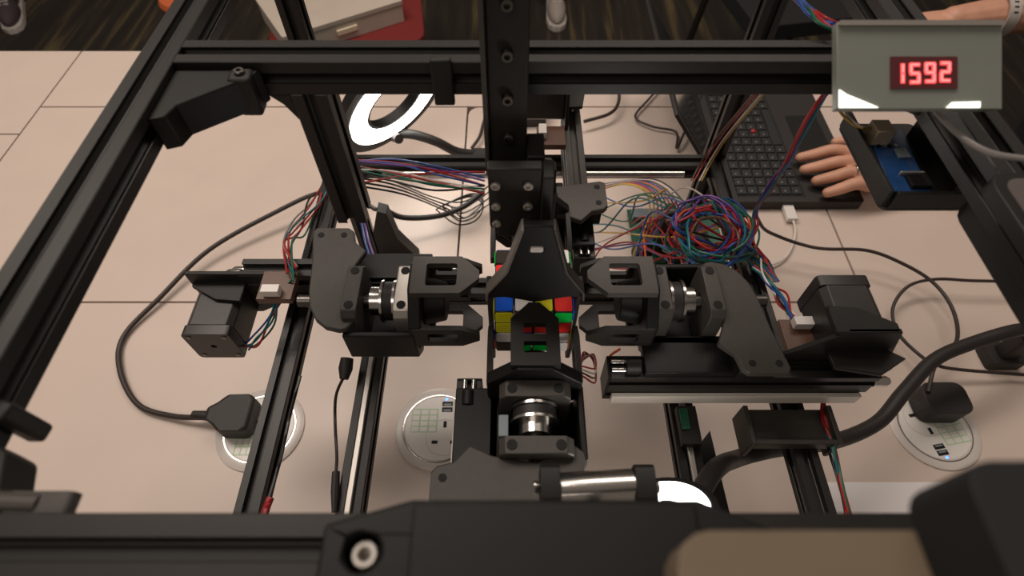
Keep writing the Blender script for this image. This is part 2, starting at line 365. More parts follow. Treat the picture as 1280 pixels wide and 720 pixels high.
# ------------------------------------------------------------------ gripper arms
def finger_poly(tip, base, hw): return [(tip, -0.004), (tip + 0.014, -hw), (base, -hw), (base, hw), (tip + 0.014, hw), (tip, 0.004)]
def arm(rz, label, off, mx, mz, bar='printgrey', windows=1, motor=True, railx=(0.062, 0.277), sail_hi='printgrey', railm='anodized', sx=0.0):
    t = thing('gripper_arm', label, 'robot arm', (CX, CY, CZ), rz, 'gripper arms around the puzzle cube')
    # fixed rail, lies on the -Y side
    r0, r1 = railx
    poly = [(p[0] - 0.050, p[1] - 0.040) for p in profile(0.010, 0.020)]
    MB().prism(poly, r0, r1, 'x').build('rail', railm, t, 0.0005, 1, smooth=0)
    MB().box(r0 - 0.002, r0, -0.06, -0.04, -0.06, -0.02).build('end_cap', 'black', t, 0.0006)
    MB().box(r0 + 0.004, r1 - 0.004, -0.0640, -0.0601, -0.060, -0.047).build('guide_strip', 'brightstrip', t, 0.0005)
    for dy in (-0.054, -0.045):
        MB().lathe([(0, 0.0046), (0.011, 0.0046), (0.014, 0.003), (0.014, 0)], (r1, dy - 0.002, -0.026 if dy > -0.05 else -0.034), (1, 0, 0), 14).build('idler_pin', 'steel', t)
    ar = MB().prism([(-0.0575 + 0.015 * (1 - math.cos(R(a))) / 2, -0.0199 + 0.010 * math.sin(R(a))) for a in range(0, 181, 20)], r0 + 0.012, r0 + 0.024, 'x')
    ar.build('idler_cover', 'black', t, 0.0005)
    for dy in (-0.0535, -0.0465):
        MB().cyl((r0 + 0.001, dy, -0.0185), (r0 + 0.012, dy, -0.0185), 0.0022, n=12).build('idler_pin', 'steel', t)
    # moving head
    h = off
    MB().box(0.088 + h + sx * 0.3, 0.186 + h + sx, -0.0595, -0.026, -0.0198, -0.012).build('carriage', 'black', t, 0.001)
    hs = [(-0.034, -0.012), (-0.034, -0.030), (-0.022, -0.046), (0.022, -0.046), (0.036, -0.030), (0.036, 0.004), (0.031, 0.004), (0.031, -0.026), (0.018, -0.036), (-0.018, -0.036), (-0.026, -0.028), (-0.026, -0.012)]
    MB().prism(hs, 0.093 + h, 0.150 + h, 'x').build('housing', 'black', t, 0.0015)
    for xb, mm in ((0.103, bar), (0.144, 'printgrey' if bar != 'print' else 'printgrey')):
        b = MB().prism([(-0.026, -0.034), (0.026, -0.034), (0.026, -0.006), (0.0255, 0.014), (0.021, 0.0195), (-0.021, 0.0195), (-0.0255, 0.014), (-0.026, -0.006)], xb - 0.0062 + h, xb + 0.0062 + h, 'x', [circ(0, 0, 0.006, 16)])
        bo = b.build('bearing_block', mm, t, 0.001)
        for sy in (-0.0165, 0.0165):
            MB().lathe([(0, 0.0036), (0.0006, 0.0036), (0.0006, 0)], (xb + h, sy, 0.0195), (0, 0, 1), 14).build('screw', 'matte', bo)
    MB().cyl((0.088 + h, 0, 0), (0.192 + h, 0, 0), 0.0052).build('shaft', 'darksteel', t)
    pu = MB().lathe([(0.1105, 0.006), (0.1105, 0.0175), (0.1125, 0.0175), (0.1125, 0.0135), (0.1205, 0.0135), (0.1205, 0.0178), (0.1225, 0.0178), (0.1225, 0.012), (0.1315, 0.012), (0.1315, 0.006)], (h, 0, 0), (1, 0, 0), 36).build('pulley', 'steel', t)
    MB().lathe([(0.1127, 0.0137), (0.1127, 0.0160), (0.1203, 0.0160), (0.1203, 0.0137)], (h, 0, 0), (1, 0, 0), 36).build('belt', 'rubber', pu)
    if windows == 2: MB().box(0.118 + h, 0.134 + h, -0.026, -0.019, -0.02, 0.008).build('belt_guide', 'slate', t, 0.0006)
    # sail-shaped cover plate
    sp = [(0.1385, 0.026), (0.143, 0.0320), (0.150, 0.0335), (0.160, 0.031), (0.169, 0.024), (0.176, 0.012), (0.180, -0.004), (0.1815, -0.018), (0.183, -0.032), (0.189, -0.066), (0.187, -0.0705), (0.157, -0.0705), (0.153, -0.067),
          (0.150, -0.055), (0.139, -0.045), (0.146, -0.030), (0.149, -0.012), (0.1505, 0.0)]
    so = MB().prism([(x + 0.002 + h + sx, y) for x, y in sp], 0.004, 0.010).build('cover_plate', sail_hi, t, 0.0012)
    for xx in (0.163, 0.183):
        MB().lathe([(0, 0.0028), (0.0005, 0.0028), (0.0005, 0)], (xx + h + sx, -0.0625, 0.010), (0, 0, 1), 12).build('screw', 'matte', so)
    MB().box(0.156 + h + sx, 0.186 + h + sx, -0.0655, -0.030, -0.0118, 0.0039).build('cover_web', 'black', t, 0.001)
    # hub and four fingers
    hub = MB().prism([(0.037 * math.cos(R(a)), 0.037 * math.sin(R(a))) for a in (20, 70, 110, 160, 200, 250, 290, 340)], 0.087 + h, 0.0965 + h, 'x').lathe([(0.070 + h, 0.010), (0.070 + h, 0.016), (0.0871 + h, 0.020)], (0, 0, 0), (1, 0, 0), 20).build('hub', 'black', t, 0.001)
    for k in range(4):
        fw, ww = ((0.0175, 0.0105) if k % 2 == 0 else (0.0125, 0.0060))
        hole = [rrect(0.059 + h, 0.083 + h, -ww, ww, 0.002, 2)]
        if windows == 2 and k == 0: hole = [rrect(0.0600 + h, 0.0690 + h, -0.0082, 0.0082, 0.0012, 2), rrect(0.0750 + h, 0.0840 + h, -0.0082, 0.0082, 0.0012, 2)]
        b = MB().prism(finger_poly(0.042 + h, 0.094 + h, fw), 0.0312, 0.0372 if k % 2 == 0 else 0.0352, 'z', hole)
        b.xform(Matrix.Rotation(R(90 * k), 4, 'X'))
        b.build('finger', 'printgrey' if (k == 0 and windows == 1) else 'print', t)
    if motor:
        m0, y0, y1 = mx, -0.040, 0.012
        mo = MB().prism([(m0 + 0.005, mz), (m0 + 0.037, mz), (m0 + 0.042, mz + 0.005), (m0 + 0.042, mz + 0.037), (m0 + 0.037, mz + 0.042), (m0 + 0.005, mz + 0.042), (m0, mz + 0.037), (m0, mz + 0.005)], y0, y1 - 0.010, 'y').build('motor', 'motor', t, 0.0008)
        MB().prism(rrect(m0, m0 + 0.042, mz, mz + 0.042, 0.004), y1 - 0.0098, y1, 'y', [circ(m0 + 0.021, mz + 0.021, 0.0026, 14)]).build('end_cap', 'motor', mo, 0.0008)
        for a in (0.0055, 0.0365):
            for c in (0.0055, 0.0365):
                MB().lathe([(0, 0.0022), (0.0006, 0.0022), (0.0006, 0)], (m0 + a, y1, mz + c), (0, 1, 0), 12).build('screw', 'darksteel', mo)
        MB().cyl((m0 + 0.021, y0 - 0.0035, mz + 0.021), (m0 + 0.021, y0 + 0.001, mz + 0.021), 0.0025).build('shaft', 'steel', mo)
        if railm == 'printgrey': MB().box(m0 + 0.006, m0 + 0.026, -0.016, -0.006, mz + 0.042, mz + 0.0424).build('label', 'plasticwhite', mo, smooth=0)
        top = max(mz + 0.046, -0.018)
        br = MB().prism([(r1 - 0.040, -0.056), (r1 - 0.040, -0.018), (m0 - 0.004, top), (m0 + 0.048, top), (m0 + 0.048, mz - 0.003), (m0 - 0.002, mz - 0.003)] if m0 > r1 - 0.03 else
                        [(r1 - 0.085, -0.0195), (m0 + 0.006, top), (m0 + 0.046, top), (m0 + 0.056, mz + 0.012), (m0 + 0.040, -0.0195)], -0.0445, -0.0405, 'y')
        br.build('motor_bracket', 'print', t, 0.0008)
        MB().prism([(m0 - 0.003, y0 - 0.004), (m0 + 0.045, y0 - 0.004), (m0 + 0.045, y0 + 0.004), (m0 + 0.020, y0 + 0.018), (m0 - 0.003, y0 + 0.020)], mz + 0.0422, mz + 0.046).build('bracket_flange', 'print', t, 0.0008)
        if mz > -0.05:
            MB().prism([(m0 + 0.0, y0 - 0.002), (m0 + 0.045, y0 - 0.002), (m0 + 0.060, y0 - 0.012), (m0 + 0.036, y0 - 0.026), (m0 + 0.002, y0 - 0.020)], mz + 0.016, mz + 0.020).build('bracket_foot', 'print', t, 0.0008)
    # white plug with wire sockets near the motor
    MB().box(0.214, 0.229, -0.020, -0.012, -0.012, -0.004).build('plug_socket', 'plasticwhite', t, 0.0004)
    MB().box(0.205, 0.235, -0.040, -0.010, -0.0192, -0.0125).build('driver_board', 'wire_brown', t, 0.0004)
    return t
arm(180, 'gripper arm with open claw and silver bearing block, motor beside the long looping cable', 0.0, 0.261, -0.076, bar='alu', railx=(0.058, 0.262))
arm(0, 'gripper arm with an open claw right of the cube and motor beside the wire tangle', 0.0, 0.229, -0.022)
arm(-90, 'gripper arm with pulley in front of the cube behind the front cover beam', -0.016, 0.190, -0.085, windows=2, motor=False, railx=(0.062, 0.205))
arm(90, 'gripper arm behind the cube, mostly hidden by the hanging arm', 0.0, 0.253, -0.022, railm='printgrey', sx=-0.062)

# ------------------------------------------------------------------ hanging arm above the cube
tp = thing('hanging_gripper_arm', 'black gripper arm hanging from the cross bar and clasping the cube from above', 'robot arm', (CX, CY, CZ), 0, 'gripper arms around the puzzle cube')
TO = Matrix.Translation((-CX, -CY, -CZ))
def tpb(b, name, m='black', bev=0.0008, **k): return b.xform(TO).build(name, m, tp, bev, **k)
tpb(MB().box(-0.0135, 0.009, 0.270, 0.2885, 0.405, 0.60), 'column', 'print', 0.0012)
tpb(MB().box(-0.0165, -0.0137, 0.266, 0.288, 0.405, 0.60), 'column_edge', 'printgrey', 0.0006)
for z in (0.433, 0.4605, 0.4875, 0.5145, 0.5415):
    o = bolt((-0.0025, 0.270, z), (0, -1, 0), 0.0034, tp, 0.004, 'darksteel'); o.data.transform(TO)
tpb(MB().prism([(-0.0145, 0.427), (0.018, 0.427), (0.018, 0.366), (-0.010, 0.366), (-0.010, 0.374), (-0.0145, 0.376)], 0.248, 0.256, 'y'), 'mount_plate', 'print', 0.001)
for x in (-0.010, 0.010):
    for z in (0.414, 0.396, 0.380):
        o = bolt((x, 0.248, z), (0, -1, 0), 0.0030, tp, 0.002, 'alu'); o.data.transform(TO)
tpb(MB().box(-0.012, 0.022, 0.256, 0.284, 0.372, 0.404), 'carriage', 'black', 0.0015)
tpb(MB().box(0.009, 0.020, 0.262, 0.284, 0.404, 0.424), 'carriage_block', 'print', 0.001)
tpb(MB().box(0.018, 0.0255, 0.246, 0.262, 0.352, 0.422), 'carriage_lip', 'print', 0.001)
tpb(MB().cyl((CX, CY, 0.345), (CX, CY, 0.40), 0.012), 'shaft_hub', 'black')
vp = [(0.006, 0.396), (0.027, 0.396), (0.0368, 0.352), (0.0505, 0.328), (0.0520, 0.318), (0.040, 0.3185), (0.030, 0.3155), (CX, 0.3115), (0.004, 0.3155), (-0.007, 0.3185), (-0.0190, 0.318), (-0.0175, 0.328), (-0.0038, 0.352)]
hole = [rrect(0.0115, 0.0205, 0.371, 0.376, 0.0015, 2)]
tpb(MB().prism(vp, 0.231, 0.237, 'y', hole), 'yoke_plate', 'black', 0.001)
tpb(MB().box(0.0, 0.033, 0.237, 0.270, 0.332, 0.345), 'yoke_bridge', 'black')
tpb(MB().prism(rrect(0.0118, 0.0202, 0.3712, 0.3758, 0.0012, 2), 0.2304, 0.2345, 'y'), 'indicator', 'plasticwhite', 0)
for s in (-1, 1):
    x = CX + s * 0.0325
    # sloping edge flange then the finger going down the side of the cube
    e0 = [(CX + s * 0.0090, 0.396), (CX + s * 0.0108, 0.396), (CX + s * 0.0212, 0.352), (CX + s * 0.0349, 0.328), (CX + s * 0.0358, 0.318), (CX + s * 0.0340, 0.318), (CX + s * 0.0332, 0.3275), (CX + s * 0.0194, 0.3515)]
    tpb(MB().prism(e0, 0.2275, 0.2375, 'y'), 'yoke_edge', 'edgegrey' if s < 0 else 'printgrey', 0.0005)
    fpoly = [(0.2315, 0.326), (0.2450, 0.326), (0.2520, 0.300), (0.2520, 0.225), (0.2480, 0.205), (0.2415, 0.205), (0.2385, 0.225), (0.2385, 0.300)]
    a, b_ = sorted((CX + s * 0.0312, CX + s * 0.0352))
    tpb(MB().prism(fpoly, a, b_, 'x'), 'finger', 'print', 0.0008, seg=1)

# ------------------------------------------------------------------ 4x4 puzzle cube
pc = thing('puzzle_cube', 'scrambled four by four puzzle cube with black body held in the middle of the robot', 'puzzle cube', (CX, CY, CZ - 0.03))
cs = 0.0151; inn = 0.03
for i in range(4):
    for j in range(4):
        for k in range(4):
            if 0 < i < 3 and 0 < j < 3 and 0 < k < 3: continue
            x, y, z = (-0.03 + cs * 0.9934 * (q + 0.5) for q in (i, j, k)); g = 0.0073
            MB().box(x - g, x + g, y - g, y + g, z + 0.03 - g, z + 0.03 + g).build('cubelet', 'cubebody', pc, 0.0008, 1)
faces = {'top': ['KRGW', 'RWOB', 'WGBO', 'BWYR'], 'front': ['YOBG', 'YRRR', 'WBWW', 'KGGW'],
         'left': ['GWRY', 'OGBW', 'RYGB', 'WOGR'], 'right': ['BRYG', 'WGOR', 'YBWG', 'ORBY'], 'back': ['OYWB', 'GRWO', 'BGYR', 'WOBY']}
st = MB().prism(rrect(-0.00655, 0.00655, -0.00655, 0.00655, 0.0013, 2), 0, 0.0007)
smesh = {}
for fn, rows in faces.items():
    for r_, row in enumerate(rows):
        for c_, ch in enumerate(row):
            u = (c_ - 1.5) * 0.015; v = (1.5 - r_) * 0.015
            if ch not in smesh:
                o = MB().add(st.v, st.f).build('sticker', 'tile_' + ch, pc, smooth=0); smesh[ch] = o.data
            else:
                o = bpy.data.objects.new('sticker', smesh[ch]); COL.objects.link(o); o.parent = pc
            d = 0.0299
            if fn == 'top': o.location = (u, v, 0.03 + d)
            elif fn == 'front': o.location = (u, -d, 0.03 + v); o.rotation_euler = (R(90), 0, 0)
            elif fn == 'left': o.location = (-d, -u, 0.03 + v); o.rotation_euler = (R(90), 0, R(-90))
            elif fn == 'right': o.location = (d, u, 0.03 + v); o.rotation_euler = (R(90), 0, R(90))
            else: o.location = (-u, d, 0.03 + v); o.rotation_euler = (R(90), 0, R(180))

# ------------------------------------------------------------------ desk power sockets
def socket(x, y, rz, label):
    t = thing('desk_power_socket', label, 'power socket', (x, y, 0), rz, 'round power sockets set into the table')
    MB().lathe([(0.0, 0.052), (0.002, 0.052), (0.003, 0.050), (0.0032, 0.043), (0.0024, 0.0425), (0.0024, 0)], (0, 0, 0), (0, 0, 1), 48).build('flange', 'flange', t)
    MB().ring([(0.0024, 0.0412), (0.0034, 0.0412), (0.0034, 0.0425), (0.0024, 0.0425)]).build('trim_ring', 'steel', t)
    f = MB().lathe([(0.0024, 0.040), (0.0030, 0.0395), (0.0030, 0)], (0, 0, 0), (0, 0, 1), 48).build('face', 'plasticwhite', t)
    MB().ring([(0.0030, 0.0225), (0.0034, 0.0225), (0.0034, 0.0218), (0.0030, 0.0218)], (0.008, -0.012, 0)).build('outlet_ring', 'flange', f)
    for (a, b, sx, sy) in ((0.008, 0.004, 0.002, 0.004), (-0.003, -0.018, 0.0035, 0.002), (0.019, -0.018, 0.0035, 0.002)):
        MB().box(a - sx, a + sx, b - sy, b + sy, 0.003, 0.0032).build('pin_slot', 'matte', f, smooth=0)
    for dy in (0.020, 0.0275):
        MB().box(0.003, 0.016, dy, dy + 0.006, 0.003, 0.0033).build('usb_port', 'black', f, smooth=0)
        MB().box(0.005, 0.014, dy + 0.001, dy + 0.003, 0.0033, 0.0036).build('port_tongue', 'slate', f, smooth=0)
    MB().lathe([(0.003, 0.0016), (0.0036, 0.0012), (0.0036, 0)], (0.008, 0.0365, 0), (0, 0, 1), 10).build('indicator', 'bluedot', f)
    MB().box(-0.033, -0.001, -0.006, 0.024, 0.003, 0.0031).build('label_print', 'greenprint', f, smooth=0)
    for r_ in range(4):
        for c_ in range(3):
            MB().box(-0.032 + c_ * 0.0103, -0.0235 + c_ * 0.0103, -0.005 + r_ * 0.0072, 0.0008 + r_ * 0.0072, 0.0031, 0.00325).build('label_cell', 'plasticwhite', f, smooth=0)
    return t
socket(-0.0888, 0.255, 0, 'round white power socket with open outlet and green label beside the front rail')
socket(-0.303, 0.254, 90, 'round white power socket crossed by the frame rail, holding the looped cable plug')
socket(0.509, 0.256, 190, 'round white power socket holding a rounded plug beside the thick black gooseneck')

def wire(pts, r, m, name='wire', label='', cat='wire', group=None, sub=8, n=6, parent=None):
    P = spline([at(*p) if p[0] > 2 or p[0] < -2 else p for p in pts], sub)
    P = [Vector((p.x, p.y, max(p.z, r))) for p in P]
    o = MB().tube(P, r, n).build(name, m, parent, smooth=60)
    if not parent: tag(o, label, cat, group)
    return o
# cables with plugs
c1 = thing('power_cable', 'long looping black power cable with plug in the socket left of the frame rail', 'cable', (-0.30, 0.255, 0))
def rel(o, root): o.data.transform(Matrix.Translation(-Vector(root.location))); return o
wire([(470, 262, 0.05), (440, 245, 0.05), (400, 241, 0.04), (345, 265, 0.03), (262, 312, 0.02), (200, 372, 0.01), (155, 420, 0.006), (150, 462, 0.006), (172, 505, 0.006), (215, 520, 0.008), (262, 522, 0.018)], 0.0034, 'cable', 'cord', parent=c1, n=10)
rel(bpy.data.objects[-1] if False else c1.children[-1], c1)
px, py, _ = at(300, 527, 0.0)
plug = [(px - 0.030, py - 0.007), (px - 0.020, py - 0.013), (px - 0.010, py - 0.023), (px + 0.020, py - 0.023), (px + 0.024, py - 0.018), (px + 0.024, py + 0.018), (px + 0.020, py + 0.023), (px - 0.010, py + 0.023), (px - 0.020, py + 0.013), (px - 0.030, py + 0.007)]
rel(MB().prism(plug, 0.004, 0.030).build('plug', 'rubber', c1, 0.004, 3), c1)
rel(MB().cyl((px - 0.050, py + 0.002, 0.017), (px - 0.026, py, 0.017), 0.0048, 0.0065).build('strain_relief', 'rubber', c1), c1)
qx, qy, _ = at(1163, 512, 0.0)
c2 = thing('power_cable', 'black cable dropping into a rounded plug in the socket below the thick gooseneck', 'cable', (qx, qy, 0))
pl = MB().prism(rrect(-0.026, 0.026, -0.019, 0.021, 0.012, 4), 0.004, 0.034).build('plug', 'rubber', c2, 0.005, 3)
o = wire([(1160, 490, 0.036), (1170, 455, 0.04), (1196, 425, 0.035), (1190, 385, 0.03), (1165, 352, 0.03), (1125, 328, 0.035), (1083, 313, 0.04), (1030, 311, 0.04), (1000, 305, 0.04), (972, 295, 0.05), (955, 286, 0.07), (945, 270, 0.10)], 0.0024, 'cable', 'cord', parent=c2, n=8)
rel(o, c2)
wire([(1300, 352, 0.03), (1220, 351, 0.03), (1170, 349, 0.03), (1135, 358, 0.028), (1116, 385, 0.02), (1122, 415, 0.02), (1145, 440, 0.02), (1168, 455, 0.03), (1200, 462, 0.02), (1300, 470, 0.01)], 0.0022, 'cable', 'cable', 'thin dark cable curling in a loop beside the right motor', 'cable', n=8)
wire([(730, 152, 0.02), (762, 142, 0.02), (773, 128, 0.02), (773, 105, 0.03), (770, 70, 0.03)], 0.003, 'cable', 'cable', 'short black cable lying behind the rear gripper arm', 'cable', n=8)
wire([(828, 105, 0.01), (810, 125, 0.008), (794, 146, 0.008), (815, 158, 0.008), (845, 165, 0.008), (846, 185, 0.01), (862, 150, 0.02), (880, 110, 0.02)], 0.002, 'cable', 'cable', 'thin black cable bent sharply beside the laptop', 'cable', n=8)
wire([(590, 185, 0.01), (600, 170, 0.012), (606, 150, 0.012), (620, 125, 0.02), (625, 90, 0.02)], 0.003, 'cable', 'cable', 'black cable rising behind the hanging column', 'cable', n=8)
wire([(985, 262, 0.008), (994, 285, 0.006), (990, 308, 0.006), (978, 325, 0.006), (955, 335, 0.006)], 0.0017, 'wire_white', 'cord', parent=(uc := thing('usb_cable', 'white cable with white plug at the laptop edge', 'cable', at(985, 262, 0))), n=8)
rel(uc.children[-1], uc)
a_, b_ = Vector(at(983, 254, 0.008)), Vector(at(986, 275, 0.008))
rel(MB().box(a_.x - 0.008, a_.x + 0.008, b_.y, a_.y + 0.005, 0.003, 0.011).build('plug', 'plasticwhite', uc, 0.001), uc)

# ------------------------------------------------------------------ ring lights on goosenecks
def ringlight(c, nrm, R1, R0, neck, nr, label, clampat, hx=0.002):
    t = thing('ring_light', label, 'lamp', c)
    n = Vector(nrm).normalized()
    def pr(prof): return MB().lathe(prof + [prof[0]], (0, 0, 0), n, 56)
    def ring(prof, name, m):
        b = MB(); a = n; u = a.orthogonal().normalized(); q = a.cross(u); N = 56; k_ = len(prof); vs = []; fs = []
        for tt, r in prof:
            for k in range(N):
                an = 2 * math.pi * k / N; vs.append(a * tt + (u * math.cos(an) + q * math.sin(an)) * r)
        for i in range(k_):
            for k in range(N):
                A = i * N + k; B = i * N + (k + 1) % N; j = ((i + 1) % k_) * N; fs.append((A, B, j + (k + 1) % N, j + k))
        return b.add(vs, fs).build(name, m, t)
    ring([(-0.016, R1 + 0.4 * hx), (0.001, R1 + hx), (0.001, R1 - 0.003), (-0.002, R1 - 0.003), (-0.002, R0 + 0.003), (0.001, R0 + 0.003), (0.001, R0 - 0.001), (-0.014, R0)], 'housing', 'black')
    ring([(-0.0019, R1 - 0.0032), (0.002, R1 - 0.004), (0.004, (R1 + R0) / 2), (0.002, R0 + 0.004), (-0.0019, R0 + 0.0032)], 'diffuser', 'led')
    P = spline([at(*p) if abs(p[0]) > 2 else p for p in neck], 10)
    rel(MB().tube(P, nr, 12).build('gooseneck', 'rubber', t, smooth=60), t)
    p = clampat
    cl = MB().prism(rrect(p[0] - 0.022, p[0] + 0.022, p[1] - 0.016, p[1] + 0.016, 0.005), 0.0, 0.018)
    cl.prism(rrect(p[0] - 0.012, p[0] + 0.012, p[1] - 0.010, p[1] + 0.010, 0.004), 0.018, max(p[2], 0.03))
    rel(cl.build('clamp', 'rubber', t, 0.0015), t)
    return t
c = at(494, 128, 0.16)
ringlight(c, (0.669, -0.648, -0.36), 0.082, 0.046, [(c[0] - 0.008, c[1] + 0.012, 0.085), (488, 168, 0.075), (515, 168, 0.075), (545, 177, 0.06), (572, 190, 0.035), (600, 193, 0.02)], 0.0075,
          'glowing white ring light on a black gooseneck behind the left frame post', at(600, 190, 0.03), 0.012)
e2 = at(1275, 412, 0.10)
ringlight((0.104, 0.097, 0.262), (-0.20, 0.62, 0.76), 0.032, 0.006, [(0.110, 0.092, 0.250), (0.121, 0.096, 0.245), (893, 588, 0.222), (922, 573, 0.160), (955, 564, 0.152), (985, 559, 0.14), (1045, 551, 0.11), (1097, 528, 0.10), (1130, 490, 0.10), (1168, 450, 0.10), (1215, 429, 0.10), e2, (e2[0] + 0.05, e2[1] + 0.015, 0.06)], 0.0075,
          'small glowing lamp at the end of the thick black gooseneck near the front beam', (e2[0] + 0.05, e2[1] + 0.015, 0.06))

# ------------------------------------------------------------------ laptop
lx0, lx1, ly0, ly1 = 0.335, 0.545, 0.612, 0.925
lp = thing('laptop', 'black laptop with red pointing nub standing open beside the robot', 'laptop', ((lx0 + lx1) / 2, (ly0 + ly1) / 2, 0))
W, D = (lx1 - lx0) / 2, (ly1 - ly0) / 2
MB().prism(rrect(-W, W, -D, D, 0.006), 0.001, 0.017).build('base', 'laptop', lp, 0.0015)
MB().box(-W + 0.012, -W + 0.122, -D + 0.012, D - 0.012, 0.017, 0.0173).build('keyboard_well', 'matte', lp, smooth=0)
kx = -W + 0.015; kp = 0.0172; first = None
for r_ in range(6):
    n_k = 15; y = D - 0.014; pitch = (2 * D - 0.028) / n_k
    for k in range(n_k):
        if r_ == 5 and 4 <= k <= 8:
            if k != 4: continue
            y0, y1 = y - pitch * (k + 5) + 0.0015, y - pitch * k - 0.0015
            MB().box(kx + r_ * kp + 0.0015, kx + (r_ + 1) * kp - 0.0015, y0, y1, 0.0173, 0.0192).build('key', 'keys', lp, 0.0006, 1); continue
        if first is None:
            ko = MB().box(-kp / 2 + 0.0014, kp / 2 - 0.0014, -pitch / 2 + 0.0014, pitch / 2 - 0.0014, 0, 0.002).build('key', 'keys', lp, 0.0006, 1)
            lg = MB().box(-0.002, 0.0005, -0.003, -0.0005, 0.002, 0.0021).build('key_print', 'wire_grey', ko, smooth=0); first = (ko, lg)
        else:
            ko = first[0].copy(); COL.objects.link(ko); ko.parent = lp
            lg = first[1].copy(); COL.objects.link(lg); lg.parent = ko
        ko.location = (kx + (r_ + 0.5) * kp, y - (k + 0.5) * pitch, 0.0173)
MB().lathe([(0, 0.0038), (0.003, 0.0042), (0.004, 0.003), (0.004, 0)], (kx + 3.5 * kp, 0.005, 0.0185), (0, 0, 1), 14).build('pointing_nub', 'wire_red', lp)
MB().prism(rrect(W - 0.068, W - 0.014, -0.05, 0.05, 0.004), 0.017, 0.0174).build('touchpad', 'black', lp, smooth=0)
lid = MB().box(-0.005, 0.0, -D, D, 0.0, 0.205)
lid.xform(Matrix.Translation((-W + 0.002, 0, 0.016)) @ Matrix.Rotation(R(-36), 4, 'Y'))
lo = lid.build('lid', 'laptop', lp, 0.0012)
sc = MB().box(0.0001, 0.0005, -D + 0.012, D - 0.012, 0.015, 0.192).xform(Matrix.Translation((-W + 0.002, 0, 0.016)) @ Matrix.Rotation(R(-36), 4, 'Y')).build('screen', 'screen', lo, smooth=0)
# paper sheet
p0 = at(1046, 603, 0); p1 = at(1205, 603, 0)
tag(MB().prism([(p0[0] - 0.03, -0.10), (p0[0] + 0.18, -0.10), (p0[0] + 0.18, p0[1]), (p0[0] - 0.03, p0[1])], 0.0002, 0.0012).build('paper_sheet', 'paper', smooth=0), 'plain white sheet of paper lying on the table near the front', 'paper')

# ------------------------------------------------------------------ controller board in a tray on the right bar, slab, grey device
tr = thing('controller_tray', 'black tray with a blue circuit board hanging under the right top bar', 'circuit board', (0.235, 0.262, 0.415))
tray = MB().prism(rrect(-0.020, 0.030, -0.034, 0.042, 0.005), -0.002, 0.0).box(-0.020, -0.0175, -0.032, 0.040, 0, 0.012).box(-0.016, 0.028, -0.034, -0.0315, 0, 0.012)
tray.box(0.020, 0.028, -0.026, 0.030, 0.0, 0.0325).build('tray', 'print', tr, 0.0008)
pb = MB().box(-0.011, 0.011, -0.026, 0.030, 0.004, 0.0056).xform(Matrix.Rotation(R(-4), 4, 'Z')).build('circuit_board', 'pcb', tr, 0.0003)
MB().box(-0.012, -0.001, 0.014, 0.026, 0.0056, 0.016).build('connector', 'cream', tr, 0.0005)
MB().box(0.001, 0.008, 0.002, 0.010, 0.0056, 0.0072).build('chip', 'slate', tr, 0.0002)
MB().box(-0.002, 0.010, -0.024, -0.014, 0.0056, 0.0085).build('header', 'black', tr, 0.0002)
MB().box(-0.004, 0.010, -0.0125, -0.011, 0.0056, 0.008).build('pin_row', 'alu', tr, 0.0002)
for k in range(4): MB().box(-0.008 + k * 0.0035, -0.0063 + k * 0.0035, 0.012, 0.0145, 0.0056, 0.0066).build('component', 'alu' if k % 2 else 'matte', tr, smooth=0)
tag(MB().prism(rrect(0.2375, 0.300, 0.110, 0.214, 0.012), 0.432, 0.4478).build('battery_pack', 'print', None, 0.003), 'black rounded slab fixed below the right top bar', 'battery pack')
gd = thing('handheld_device', 'flat device with rounded grey face lying on the right top bar', 'device', (0.255, 0.150, 0.4702))
MB().prism(rrect(-0.040, 0.045, -0.055, 0.042, 0.010), 0, 0.008).build('body', 'black', gd, 0.002)
MB().prism(rrect(-0.035, 0.040, -0.050, 0.037, 0.007), 0.008, 0.0086).build('face', 'greydevice', gd, smooth=0)

# ------------------------------------------------------------------ inset timer view, rebuilt as a panel added on the right frame corner
dep = 0.27; sp_ = dep / 711.0
tc_ = thing('timer_inset_panel', 'added grey inset timer panel with red digits reading 1592 on the frame corner', 'timer')
d_ = (360 - 81.5) / 711.0; dx_ = (1150.5 - 640) / 711.0
tc_.location = (dx_ * dep, (C_ + d_ * S_) * dep, CAMH + (-S_ + d_ * C_) * dep); tc_.rotation_euler = (R(35), 0, 0)
hw, hh = 103.5 * sp_, 54.5 * sp_
MB().box(-hw, hw, -hh, hh, -0.005, -0.0005).build('case', 'panelgrey', tc_, 0.0004)
MB().prism(rrect(-hw + 0.0002, hw - 0.0002, hh - 0.0022, hh + 0.0002, 0.0008, 2), -0.0005, 0.0012).build('top_edge', 'alu', tc_, smooth=0)
wn = MB().box((1113 - 1150.5) * sp_, (1196 - 1150.5) * sp_, (81.5 - 111) * sp_, (81.5 - 71) * sp_, -0.0005, 0.0004).build('digit_window', 'segwin', tc_, smooth=0)
SEG = {'1': 'bc', '5': 'afgcd', '9': 'abcdfg', '2': 'abged'}
